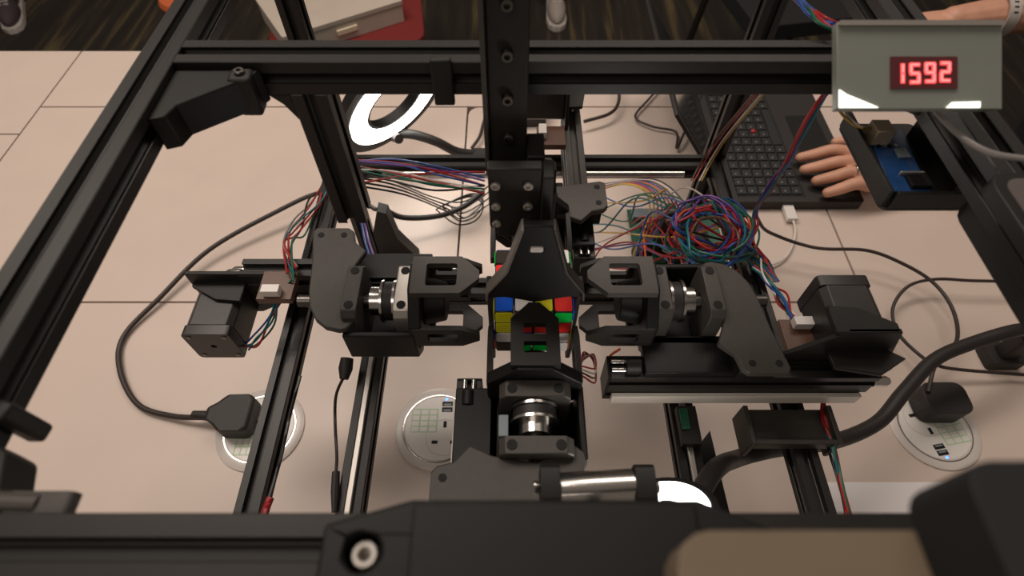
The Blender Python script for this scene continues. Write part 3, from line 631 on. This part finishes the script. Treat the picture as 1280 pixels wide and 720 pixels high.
def digit(ch, x0, x1, y0, y1):
    sw = 5.2; P = lambda x: (x - 1150.5) * sp_; Q = lambda y: (81.5 - y) * sp_; ym = (y0 + y1) / 2
    rects = {'a': (x0 + 1, x1 - 1, y0, y0 + sw), 'd': (x0 + 1, x1 - 1, y1 - sw, y1), 'g': (x0 + 1, x1 - 1, ym - sw / 2, ym + sw / 2),
             'f': (x0, x0 + sw, y0 + 1, ym), 'e': (x0, x0 + sw, ym, y1 - 1), 'b': (x1 - sw, x1, y0 + 1, ym), 'c': (x1 - sw, x1, ym, y1 - 1)}
    glow = MB(); core = MB()
    for s in SEG[ch]:
        a, b, c, d = rects[s]
        glow.box(P(a), P(b), Q(d), Q(c), 0.0004, 0.0007); core.box(P(a + 1.5), P(b - 1.5), Q(d - 1.5), Q(c + 1.5), 0.0007, 0.0009)
    M = Matrix.Shear('XZ', 4, (0.0, 0.0)) if False else Matrix.Identity(4)
    go = glow.xform(M).build('digit', 'seg', wn, smooth=0)
    core.xform(M).build('digit_core', 'segcore', tc_, smooth=0)
digit('1', 1115, 1130, 79, 106); digit('5', 1135, 1150, 79, 106); digit('9', 1154, 1169, 78, 105); digit('2', 1173, 1188, 77, 104)
q = lambda x, y: ((x - 1150.5) * sp_, (81.5 - y) * sp_)
MB().prism([q(1049, 134.5), q(1098, 134.5), q(1080, 127), q(1058, 118), q(1049, 112)][::-1], -0.0006, 0.0003).build('reflection_glow', 'reflectsoft', tc_, smooth=0)  # lamp reflections in the lower panel corners, imitated by glowing patches
MB().prism([q(1183, 134.5), q(1225, 134.5), q(1225, 127), q(1190, 128)][::-1], -0.0006, 0.0003).build('reflection_glow', 'reflectsoft', tc_, smooth=0)
MB().box(0.0335, 0.0388, 0.002, 0.012, -0.041, -0.005).build('mount', 'print', tc_, 0.0005)  # support added to carry the inset panel on the bar

# ------------------------------------------------------------------ metal roller clip in front of the front arm
rc = thing('roller_clip', 'shiny metal roller held by two black end clips behind the front cover beam', 'roller', at(745, 612, 0.36))
ax = Vector((1, 0, 0))
MB().lathe([(-0.026, 0.004), (-0.026, 0.0085), (-0.018, 0.0095), (0.018, 0.0095), (0.026, 0.0085), (0.026, 0.004)], (0, 0, 0), (1, 0.04, 0.06), 28).build('roller', 'steel', rc)
for s in (-0.024, 0.024):
    MB().prism(rrect(-0.0105, 0.0105, -0.0105, 0.0115, 0.004), s - 0.005, s + 0.005, 'x').build('end_clip', 'black', rc, 0.0015)
    MB().lathe([(0, 0.0035), (0.0025, 0.003), (0.003, 0)], (s + (0.005 if s > 0 else -0.008), 0, 0.004), (1, 0, 0), 12).build('end_pin', 'steel', rc)
loc = Vector(rc.location)
MB().box(-0.004, 0.004, -(loc.y - 0.044), -0.008, -0.004, 0.004).build('holder_arm', 'black', rc, 0.001)
MB().box(-0.004, 0.004, -(loc.y - 0.044), -(loc.y - 0.052), -0.004, 0.4478 - loc.z).build('holder_arm', 'black', rc, 0.001)

# ------------------------------------------------------------------ coloured wires
def bundle(base, cols, spread, zs, where, group, r=0.0009, n=6):
    for i, c in enumerate(cols):
        jit = [(random.uniform(-1, 1), random.uniform(-1, 1), random.uniform(-1, 1)) for _ in base]
        pts = [(p[0] + j[0] * spread, p[1] + j[1] * spread, p[2] + j[2] * zs) for p, j in zip(base, jit)]
        wire(pts, r, 'wire_' + c, 'wire', '%s wire %s' % (c, where), 'wire', group, 6, n)
# left motor leads
bundle([(408, 235, 0.19), (395, 258, 0.20), (374, 285, 0.21), (362, 310, 0.245), (364, 342, 0.262)], ['red', 'red', 'black', 'teal', 'green', 'grey', 'red'], 10, 0.008, 'running up from the white plug on the left arm', 'wires above the left arm plug', 0.0010)
bundle([(362, 350, 0.258), (350, 372, 0.24), (338, 402, 0.225), (318, 428, 0.21), (308, 434, 0.205)], ['teal', 'blue', 'teal', 'red', 'green'], 5, 0.005, 'hanging between the left motor and its white plug', 'left motor leads')
wire([(446, 262, 0.15), (452, 280, 0.15), (456, 300, 0.16), (462, 320, 0.17)], 0.0014, 'wire_blue', 'wire', 'blue wire beside the foot of the wide rear post', 'wire')
wire([(450, 262, 0.15), (457, 285, 0.15), (461, 302, 0.16), (468, 322, 0.17)], 0.0014, 'wire_purple', 'wire', 'purple wire beside the foot of the wide rear post', 'wire')
# wires along the rear left
for c, ys in (('red', (200, 203, 214, 232)), ('red', (206, 216, 228, 242)), ('blue', (203, 199, 208, 222)), ('blue', (202, 204, 218, 232)), ('green', (205, 218, 232, 236)), ('green', (210, 222, 230, 240)), ('purple', (201, 206, 212, 226)), ('black', (214, 226, 238, 232)), ('red', (232, 222, 216, 215)), ('white', (212, 214, 226, 236))):
    wire([(436, ys[0], 0.22), (490, ys[1], 0.225), (545, ys[2], 0.22), (606, ys[3], 0.215)], 0.0011, 'wire_' + c, 'wire', '%s wire running past the rear rail behind the left arm' % c, 'wire', 'wires along the rear rail', 8)
for k in range(4):
    wire([(440, 216 + 5 * k, 0.235), (490 + 6 * k, 226 + 6 * k, 0.19), (540 + 6 * k, 246 + 6 * k, 0.05), (580, 252 + 7 * k, 0.03), (620, 226 + 8 * k, 0.05)], 0.0011, 'wire_black', 'wire', 'thin black wire curving down to the table behind the left claw', 'wire', 'black wires behind the left claw', 8)
for k in range(3):
    wire([(545 + 8 * k, 262 - 3 * k, 0.02), (570 + 4 * k, 280 - 4 * k, 0.015), (594, 276 - 6 * k, 0.015), (604, 258 - 4 * k, 0.02), (590, 246 - 2 * k, 0.025), (560, 254, 0.02), (545 + 8 * k, 262 - 3 * k, 0.018)], 0.0011, 'wire_black', 'wire', 'thin black wire lying in a small loop behind the left claw', 'wire', 'black loops behind the left claw', 8)
wire([(480, 262, 0.06), (505, 272, 0.04), (548, 270, 0.03), (580, 258, 0.03), (604, 240, 0.04)], 0.0042, 'rubber', 'cable', 'thick black cable curving behind the left claw', 'cable', n=10)
# tangle on the right: coils and strands
cols = ['red', 'blue', 'black', 'blue', 'green', 'purple', 'red', 'blue', 'black', 'green', 'orange', 'blue', 'red', 'teal', 'blue', 'red', 'teal', 'purple', 'brown', 'green']
for i, c in enumerate(cols):
    cx, cy = 892 + random.uniform(-14, 8), 294 + random.uniform(-14, 10); rx, ry = random.uniform(28, 58), random.uniform(20, 40); a0 = random.uniform(0, 360); pts = []
    for k in range(11):
        a = R(a0 + k * 36); pts.append((cx + rx * math.cos(a) + random.uniform(-4, 4), cy - ry * math.sin(a) + random.uniform(-4, 4), 0.225 + 0.018 * math.sin(a * 1.3 + i) + 0.0012 * i))
    pts.append((945 + random.uniform(-10, 10), 322 + random.uniform(-8, 10), 0.215)); pts.append((968 + random.uniform(-6, 6), 352, 0.21))
    wire(pts, 0.00115, 'wire_' + c, 'wire', '%s wire coiled in the tangle on the right rail' % c, 'wire', 'coiled wires on the right rail', 6)
bundle([(945, 330, 0.22), (960, 350, 0.225), (978, 375, 0.23), (990, 396, 0.24), (1003, 412, 0.25)], ['red', 'blue', 'green', 'red', 'teal', 'white', 'black', 'white', 'blue'], 7, 0.004, 'dropping from the tangle to the right motor plug', 'wires to the right motor plug', 0.00105)
bundle([(1042, 100, 0.43), (1010, 150, 0.39), (985, 200, 0.34), (962, 235, 0.29), (945, 262, 0.25), (944, 290, 0.235), (925, 318, 0.225)], ['red', 'blue', 'red', 'blue', 'teal', 'purple', 'red'], 4, 0.004, 'rising from the tangle to the frame corner', 'wires rising to the frame corner', 0.0010)
bundle([(985, -20, 0.47), (1005, 5, 0.47), (1028, 22, 0.475), (1046, 36, 0.476)], ['red', 'red', 'blue', 'blue', 'purple', 'green'], 7, 0.004, 'draped over the cross bar beside the timer', 'wires over the cross bar', 0.0010)
for c, dx in (('red', 0), ('white', 6), ('yellow', 9), ('brown', -4)):
    wire([(955 + dx, 105, 0.42), (935 + dx, 130, 0.36), (900 + dx, 172, 0.27), (882 + dx, 200, 0.22), (868 + dx, 226, 0.205)], 0.0009, 'wire_' + c, 'wire', '%s wire slanting across the laptop keyboard' % c, 'wire', 'slanting wires before the laptop', 6)
for i, c in enumerate(['yellow', 'yellow', 'red', 'purple', 'green', 'orange', 'blue', 'brown', 'white', 'black']):
    x = 780 + i * 5
    wire([(722 + i * 2, 250 - 2 * i, 0.03), (x - 18, 233 - i, 0.08), (x + 8, 231, 0.10), (x + 28, 242 + i, 0.10), (x + 32, 268, 0.08), (x + 22, 295, 0.06), (x + 18 + random.uniform(-15, 25), 322, 0.04), (x + 30, 345, 0.03)], 0.0011, 'wire_' + c, 'wire', '%s jumper wire arching over the control board behind the right claw' % c, 'wire', 'jumper wires over the control board', 7)
for i, c in enumerate(['red', 'blue', 'green', 'red', 'orange', 'yellow', 'purple', 'red', 'grey', 'teal', 'black', 'white', 'red', 'blue', 'black', 'green', 'purple', 'red', 'brown', 'green', 'grey', 'blue', 'red', 'yellow', 'black', 'purple', 'red', 'teal']):
    p = (random.uniform(715, 738), random.uniform(235, 345)) if i % 2 else (random.uniform(790, 870), random.uniform(265, 335)); q_ = (random.uniform(830, 950), random.uniform(232, 340))
    wire([(*p, 0.03 if i % 2 else 0.012), ((p[0] * 2 + q_[0]) / 3 + random.uniform(-20, 20), p[1] + random.uniform(-35, 25), 0.11), ((p[0] + q_[0] * 2) / 3 + random.uniform(-20, 20), q_[1] + random.uniform(-30, 30), 0.17), (*q_, 0.226)], 0.0011, 'wire_' + c, 'wire', '%s wire straggling between the control board and the tangle' % c, 'wire', 'straggling wires by the control board', 7)
for c, y in (('red', 345), ('orange', 352), ('red', 349)):
    wire([(830, y + 14, 0.22), (845, y, 0.23), (868, y - 6, 0.235), (890, y - 8, 0.235)], 0.0011, 'wire_' + c, 'wire', '%s wire bridging behind the right pulley' % c, 'wire', 'wires behind the right pulley', 6)
# lower wires
bundle([(1030, 488, 0.200), (1031, 520, 0.203), (1040, 560, 0.205), (1049, 600, 0.204), (1062, 650, 0.200)], ['red', 'green', 'red', 'teal', 'black', 'red', 'green'], 4, 0.004, 'hanging beside the right lower rail', 'wires beside the right lower rail', 0.0012)
wire([(790, 488, 0.20), (772, 480, 0.19), (760, 462, 0.185), (762, 446, 0.19), (775, 436, 0.20)], 0.0013, 'wire_orange', 'wire', 'orange wire curling round the end of the right arm rail', 'wire')
wire([(800, 492, 0.20), (788, 494, 0.19), (772, 485, 0.185), (764, 465, 0.18)], 0.0010, 'wire_yellow', 'wire', 'yellow wire under the end of the right arm rail', 'wire')
for k in range(4):
    wire([(728, 470 - k * 4, 0.15), (744, 478 - k * 6, 0.13), (742, 452 - k * 3, 0.12), (730, 440 + k * 3, 0.13), (726, 455, 0.14)], 0.0010, 'wire_' + ['red', 'brown', 'white', 'red'][k], 'wire', '%s wire coiled low beside the cube' % ['red', 'brown', 'white', 'red'][k], 'wire', 'small wire coil beside the cube', 7)
wire([(325, 652, 0.205), (333, 632, 0.205), (350, 575, 0.205), (362, 520, 0.205), (375, 470, 0.205)], 0.0016, 'wire_black', 'wire', 'black wire lying along the left lower rail', 'wire')
wire([(330, 645, 0.207), (334, 632, 0.207), (338, 622, 0.207)], 0.0030, 'wire_red', 'wire_sleeve', 'short red sleeve on the left lower rail', 'wire')
wire([(838, 495, 0.17), (845, 540, 0.16), (857, 580, 0.15), (862, 630, 0.14)], 0.0016, 'cable', 'cable', 'thin dark cable hanging below the end of the right arm rail', 'cable')
for k, c in enumerate(['yellow', 'white']):
    wire([(1042 + 6 * k, 120, 0.435), (1052 + 6 * k, 142, 0.435), (1072 + 4 * k, 158, 0.43), (1096, 160 - 4 * k, 0.427)], 0.0009, 'wire_' + c, 'wire', '%s wire leading into the cream connector of the blue board' % c, 'wire', 'wires of the blue board')
wire([(1160, 128, 0.474), (1195, 165, 0.474), (1235, 190, 0.476), (1290, 200, 0.48)], 0.0016, 'wire_grey', 'cable', 'grey cable lying along the right top bar', 'cable')
# usb lead hanging by the left arm
ul = thing('usb_lead', 'thin black lead with two dark plugs hanging below the left arm housing', 'cable', at(432, 470, 0.20))
rel(wire([(430, 470, 0.21), (420, 495, 0.205), (419, 530, 0.203), (421, 570, 0.203), (420, 592, 0.203)], 0.0013, 'cable', 'cord', parent=ul), ul)
for (a, b, r) in (((434, 448, 0.215), (430, 474, 0.21), 0.0062), ((420, 590, 0.203), (418, 640, 0.203), 0.0035)):
    rel(MB().tube([at(*a), [(u + v) / 2 for u, v in zip(at(*a), at(*b))], at(*b)], [r * 0.9, r, r * 0.6], 10).build('plug', 'rubber', ul), ul)
# control board on the table under the tangle
cb = thing('control_board', 'green control board with terminal blocks on the table under the wires', 'circuit board', at(850, 300, 0.0))
MB().box(-0.075, 0.06, -0.055, 0.055, 0.006, 0.008).build('circuit_board', 'pcbgreen', cb, 0.0003)
for i in range(6): MB().box(-0.070 + i * 0.021, -0.053 + i * 0.021, -0.052, -0.040, 0.008, 0.020).build('terminal_block', 'pcbgreen' if i % 2 else 'black', cb, 0.0006)
for i in range(3): MB().box(-0.06 + i * 0.036, -0.035 + i * 0.036, -0.02, 0.015, 0.008, 0.016).build('chip', 'black', cb, 0.0005)
for x in (-0.07, 0.055):
    for y in (-0.05, 0.05): MB().cyl((x, y, 0.0), (x, y, 0.006), 0.003, n=8).build('standoff', 'alu', cb)
MB().box(-0.07, -0.03, 0.03, 0.048, 0.008, 0.018).build('connector', 'slate', cb, 0.0006)
# rear junction box with a white label
jb = thing('power_adapter', 'black power adapter with a white label behind the hanging column', 'adapter', at(640, 150, 0))
MB().prism(rrect(-0.032, 0.060, -0.02, 0.045, 0.006), 0.0, 0.035).build('body', 'rubber', jb, 0.003)
MB().box(0.012, 0.026, -0.012, 0.018, 0.035, 0.0354).build('label', 'plasticwhite', jb, smooth=0)

# ------------------------------------------------------------------ people
def capsule(b, pts, rs, n=14): 
    P = spline(pts, 5); m = len(P) - 1; k = len(rs) - 1; rr = []
    for i in range(len(P)):
        f = i / m * k; j = min(int(f), k - 1); rr.append(rs[j] + (rs[j + 1] - rs[j]) * (f - j))
    b.tube(P, rr, n); b.ball(P[0], rr[0], n=n); b.ball(P[-1], rr[-1], n=n)
def remesh(o, vox, sm=4):
    m = o.modifiers.new('remesh', 'REMESH'); m.mode = 'VOXEL'; m.voxel_size = vox; m.use_smooth_shade = True
    s = o.modifiers.new('smooth', 'SMOOTH'); s.factor = 0.5; s.iterations = sm
    return o
def hand_left(b, tips, wrist, zk):
    # tips: index..little finger ends; knuckles behind them; wrist point
    ks = []
    W_ = Vector(wrist)
    for i, tp_ in enumerate(tips):
        T = Vector(tp_); L = (0.072, 0.080, 0.075, 0.060)[i]
        K = Vector((T.x + L * 0.97, T.y + (0.006, 0.002, -0.002, -0.006)[i] * -0.5, zk)); ks.append(K)
        m1 = T.lerp(K, 0.30) + Vector((0, 0, 0.004)); m2 = T.lerp(K, 0.62) + Vector((0, 0, 0.009))
        capsule(b, [T, m1, m2, K], [0.0078, 0.0092, 0.0098, 0.0108])
    for i, K in enumerate(ks):
        capsule(b, [K, K.lerp(W_, 0.5) + Vector((0, 0, 0.002)), W_ + (K - ks[1]) * 0.35], [0.0115, 0.0150, 0.017])
    return ks
pr = thing('person', 'person in a black top seated by the laptop with one hand on it', 'person', (1.0, 0.80, -0.73))
b = MB()
tips = [at(1000, 197, 0.030), at(1005, 212, 0.030), at(1020, 226, 0.030), at(1034, 241, 0.029)]
wr = (0.672, 0.668, 0.048)
ks = hand_left(b, tips, wr, 0.043)
k0 = ks[0]
capsule(b, [(0.625, 0.700, 0.040), (0.585, 0.727, 0.036), (0.555, 0.737, 0.030), (0.535, 0.738, 0.027)], [0.014, 0.011, 0.009, 0.0075])   # thumb off the side of the palm
capsule(b, [wr, (0.76, 0.64, 0.055), (0.93, 0.60, 0.065)], [0.025, 0.033, 0.042])
capsule(b, [(0.93, 0.60, 0.065), (1.00, 0.62, 0.20), (1.05, 0.64, 0.33)], [0.044, 0.050, 0.058])
# other arm along the far edge of the table
wr2 = (0.845, 1.045, 0.060)
for i, (dy, L) in enumerate(((-0.028, 0.066), (-0.010, 0.082), (0.008, 0.088), (0.026, 0.078))):
    K = Vector((wr2[0] - 0.085, wr2[1] + dy, 0.045)); T = Vector((K.x - L, K.y + dy * 0.2, 0.016))
    capsule(b, [T, T.lerp(K, 0.5) + Vector((0, 0, 0.006)), K], [0.0068, 0.0082, 0.0095])
    capsule(b, [K, K.lerp(Vector(wr2), 0.5) + Vector((0, 0, 0.004)), Vector(wr2) + Vector((0, dy * 0.35, 0))], [0.010, 0.0135, 0.017])
capsule(b, [(0.80, 1.015, 0.045), (0.765, 0.995, 0.030), (0.732, 0.990, 0.020)], [0.014, 0.011, 0.008])
capsule(b, [wr2, (0.95, 1.05, 0.070), (1.10, 1.05, 0.085)], [0.027, 0.036, 0.044])
capsule(b, [(1.10, 1.05, 0.085), (1.10, 1.02, 0.22), (1.08, 0.98, 0.33)], [0.046, 0.05, 0.058])
# torso, neck, head
capsule(b, [(1.12, 0.81, -0.28), (1.11, 0.81, -0.05), (1.09, 0.81, 0.15), (1.08, 0.81, 0.30)], [0.15, 0.14, 0.15, 0.13], 20)
capsule(b, [(1.06, 0.65, 0.33), (1.08, 0.81, 0.36), (1.08, 0.97, 0.33)], [0.055, 0.07, 0.055])
capsule(b, [(1.08, 0.81, 0.36), (1.05, 0.81, 0.50)], [0.055, 0.052])
b.ball((1.03, 0.81, 0.60), 0.095, 0.078, 0.118, 20, 14)
capsule(b, [(0.940, 0.81, 0.605), (0.925, 0.81, 0.580)], [0.012, 0.016])
for s in (-1, 1): b.ball((1.035, 0.81 + s * 0.080, 0.595), 0.018, 0.010, 0.030)
for s in (-1, 1): capsule(b, [(1.12, 0.81 + s * 0.09, -0.27), (0.86, 0.81 + s * 0.12, -0.24), (0.82, 0.81 + s * 0.12, -0.30), (0.84, 0.81 + s * 0.12, -0.68)], [0.085, 0.075, 0.065, 0.045])
PO = Matrix.Translation((-1.0, -0.80, 0.73))
remesh(b.xform(PO).build('body', 'skin', pr), 0.0026, 3)
b = MB()
capsule(b, [(0.95, 0.606, 0.078), (1.00, 0.62, 0.20), (1.05, 0.64, 0.33)], [0.052, 0.058, 0.066])
capsule(b, [(1.06, 1.048, 0.090), (1.10, 1.05, 0.10), (1.10, 1.02, 0.22), (1.08, 0.98, 0.33)], [0.048, 0.052, 0.058, 0.066])
capsule(b, [(1.12, 0.81, -0.28), (1.11, 0.81, -0.05), (1.09, 0.81, 0.15), (1.08, 0.81, 0.30)], [0.165, 0.155, 0.165, 0.145], 20)
capsule(b, [(1.06, 0.65, 0.33), (1.08, 0.81, 0.36), (1.08, 0.97, 0.33)], [0.064, 0.08, 0.064])
remesh(b.xform(PO).build('shirt', 'shirt', pr), 0.006, 3)
b = MB()
for s in (-1, 1): capsule(b, [(1.12, 0.81 + s * 0.09, -0.27), (0.86, 0.81 + s * 0.12, -0.24), (0.82, 0.81 + s * 0.12, -0.31), (0.84, 0.81 + s * 0.12, -0.66)], [0.10, 0.088, 0.078, 0.058])
remesh(b.xform(PO).build('trousers', 'trousers', pr), 0.008, 3)
b = MB()
for s in (-1, 1): capsule(b, [(0.86, 0.81 + s * 0.12, -0.688), (0.74, 0.81 + s * 0.13, -0.695)], [0.042, 0.035])
b.xform(PO).build('shoes', 'sneakerdark', pr)
b = MB().ball((1.045, 0.81, 0.625), 0.098, 0.086, 0.112, 20, 14).xform(PO).build('hair', 'sneakerdark', pr)
rg = Vector(tips[2]).lerp(ks[2], 0.70) + Vector((0, 0, 0.009))
b = MB(); P_ = [rg + Vector((0, math.cos(2 * math.pi * k / 16) * 0.0098, math.sin(2 * math.pi * k / 16) * 0.0098)) for k in range(17)]
tag(b.tube(P_, 0.0014, 8).build('finger_ring', 'steel'), 'silver ring on the hand resting on the laptop', 'ring')
b = MB(); wc = Vector((0.930, 1.050, 0.069))
P_ = [wc + Vector((0, math.cos(2 * math.pi * k / 24) * 0.0375, math.sin(2 * math.pi * k / 24) * 0.0375)) for k in range(25)]
wt = thing('wrist_watch', 'pale grey watch strap on the bare forearm at the far table edge', 'watch', wc)
sb = MB()
for k in range(24):
    a0, a1 = 2 * math.pi * k / 24, 2 * math.pi * (k + 1) / 24
    if k % 2 == 0: 
        pass
ro, ri = 0.0395, 0.0365
sb.prism([(ro * math.cos(2 * math.pi * k / 32), ro * math.sin(2 * math.pi * k / 32)) for k in range(32)], -0.011, 0.011, 'x', [[(ri * math.cos(2 * math.pi * k / 32), ri * math.sin(2 * math.pi * k / 32)) for k in range(32)]]).build('strap', 'sneaker', wt)
for k in range(7):
    a = R(60 + k * 14); MB().box(-0.004, 0.004, -0.0014, 0.0014, 0.0394, 0.0399).xform(Matrix.Rotation(a - R(90), 4, 'X')).build('strap_hole', 'matte', wt, smooth=0)
# standing visitors: legs and shoes at the far edge of the view
def visitor(x, y, label, shoe, rz):
    t = thing('person', label, 'person', (x, y, -0.73), rz)
    b = MB()
    for s in (-1, 1): capsule(b, [(s * 0.10, 0.07, 0.09), (s * 0.10, 0.06, 0.45), (s * 0.09, 0.04, 0.85)], [0.060, 0.070, 0.10])
    capsule(b, [(0, 0.04, 0.88), (0, 0.04, 1.25), (0, 0.04, 1.42)], [0.15, 0.16, 0.12], 18)
    remesh(b.build('trousers', 'trousers', t), 0.012, 3)
    for s in (-1, 1):
        so = MB(); sh = [(-0.036, 0.10), (-0.040, 0.0), (-0.045, -0.10), (-0.036, -0.150), (-0.015, -0.172), (0.015, -0.172), (0.036, -0.150), (0.045, -0.10), (0.040, 0.0), (0.036, 0.10)]
        o = MB().prism([(u + s * 0.11, v) for u, v in sh], 0.0, 0.028).build('sole', 'sneaker', t, 0.004)
        up = MB().ball((s * 0.11, -0.06, 0.040), 0.041, 0.105, 0.045, 18, 10).ball((s * 0.11, 0.05, 0.065), 0.038, 0.05, 0.055, 18, 10).build('upper', shoe, o)
        for k in range(4): MB().box(s * 0.11 - 0.022, s * 0.11 + 0.022, -0.075 + k * 0.025, -0.067 + k * 0.025, 0.078 + k * 0.003, 0.084 + k * 0.003).build('lace', 'sneaker', o, 0.001)
    return t
v = at(694, 14, -0.73); visitor(v[0] - 0.11, v[1], 'person standing behind the cross bar in dark trousers and white-soled sneakers', 'sneakertoe', 0)
v = at(14, 26, -0.73); visitor(v[0] - 0.10, v[1], 'person standing past the table corner in dark trousers and striped sneakers', 'sneakerdark', 25)
# ------------------------------------------------------------------ chairs and box behind the table
def chair(x, y, rz, seat, label):
    t = thing('chair', label, 'chair', (x, y, -0.73), rz, 'chairs behind the table')
    MB().prism(rrect(-0.22, 0.22, -0.21, 0.21, 0.05), 0.42, 0.47).build('seat', seat, t, 0.012, 3)
    MB().prism(rrect(-0.21, 0.21, 0.56, 0.86, 0.05), 0.20, 0.23, 'y').build('backrest', seat, t, 0.01, 3)
    for sx in (-1, 1):
        for sy in (-1, 1):
            MB().cyl((sx * 0.22, sy * 0.20, 0.0), (sx * 0.19, sy * 0.17, 0.42), 0.012, n=10).build('leg', 'darksteel', t)
        MB().cyl((sx * 0.17, 0.20, 0.43), (sx * 0.17, 0.215, 0.62), 0.011, n=10).build('back_support', 'darksteel', t)
    return t
cx_, cy_, _ = at(434, 14, -0.26)
chair(cx_, cy_ + 0.02, 8, 'redfabric', 'dark red upholstered chair under the beige box')
bx = MB().prism(rrect(-0.175, 0.175, -0.115, 0.115, 0.006), 0, 0.05).build('base', 'beige', (bo := thing('storage_box', 'flat beige box lying on the dark red chair', 'box', (cx_ - 0.03, cy_ - 0.05, -0.259), 32)), 0.003)
MB().prism(rrect(-0.177, 0.177, -0.117, 0.117, 0.006), 0.05, 0.062).build('lid', 'beige', bo, 0.003)
MB().box(-0.03, 0.03, -0.121, -0.1152, 0.020, 0.035).build('latch', 'cream', bo, 0.001)
x_, y_, _ = at(238, -12, -0.27)
sl_ = thing('stool', 'round orange stool behind the left frame bar', 'stool', (x_, y_, -0.73))
MB().lathe([(0.41, 0.07), (0.42, 0.098), (0.44, 0.105), (0.455, 0.098), (0.46, 0.07), (0.46, 0)], (0, 0, 0), (0, 0, 1), 32).build('seat', 'orange', sl_)
MB().lathe([(0.02, 0.02), (0.41, 0.02)], (0, 0, 0), (0, 0, 1), 16).build('pedestal', 'darksteel', sl_)
MB().lathe([(0.0, 0.14), (0.008, 0.14), (0.02, 0.03), (0.02, 0)], (0, 0, 0), (0, 0, 1), 32).build('base', 'darksteel', sl_)
x_, y_, _ = at(1000, -10, -0.26); chair(x_, y_ + 0.05, 10, 'shirt', 'black chair behind the laptop')
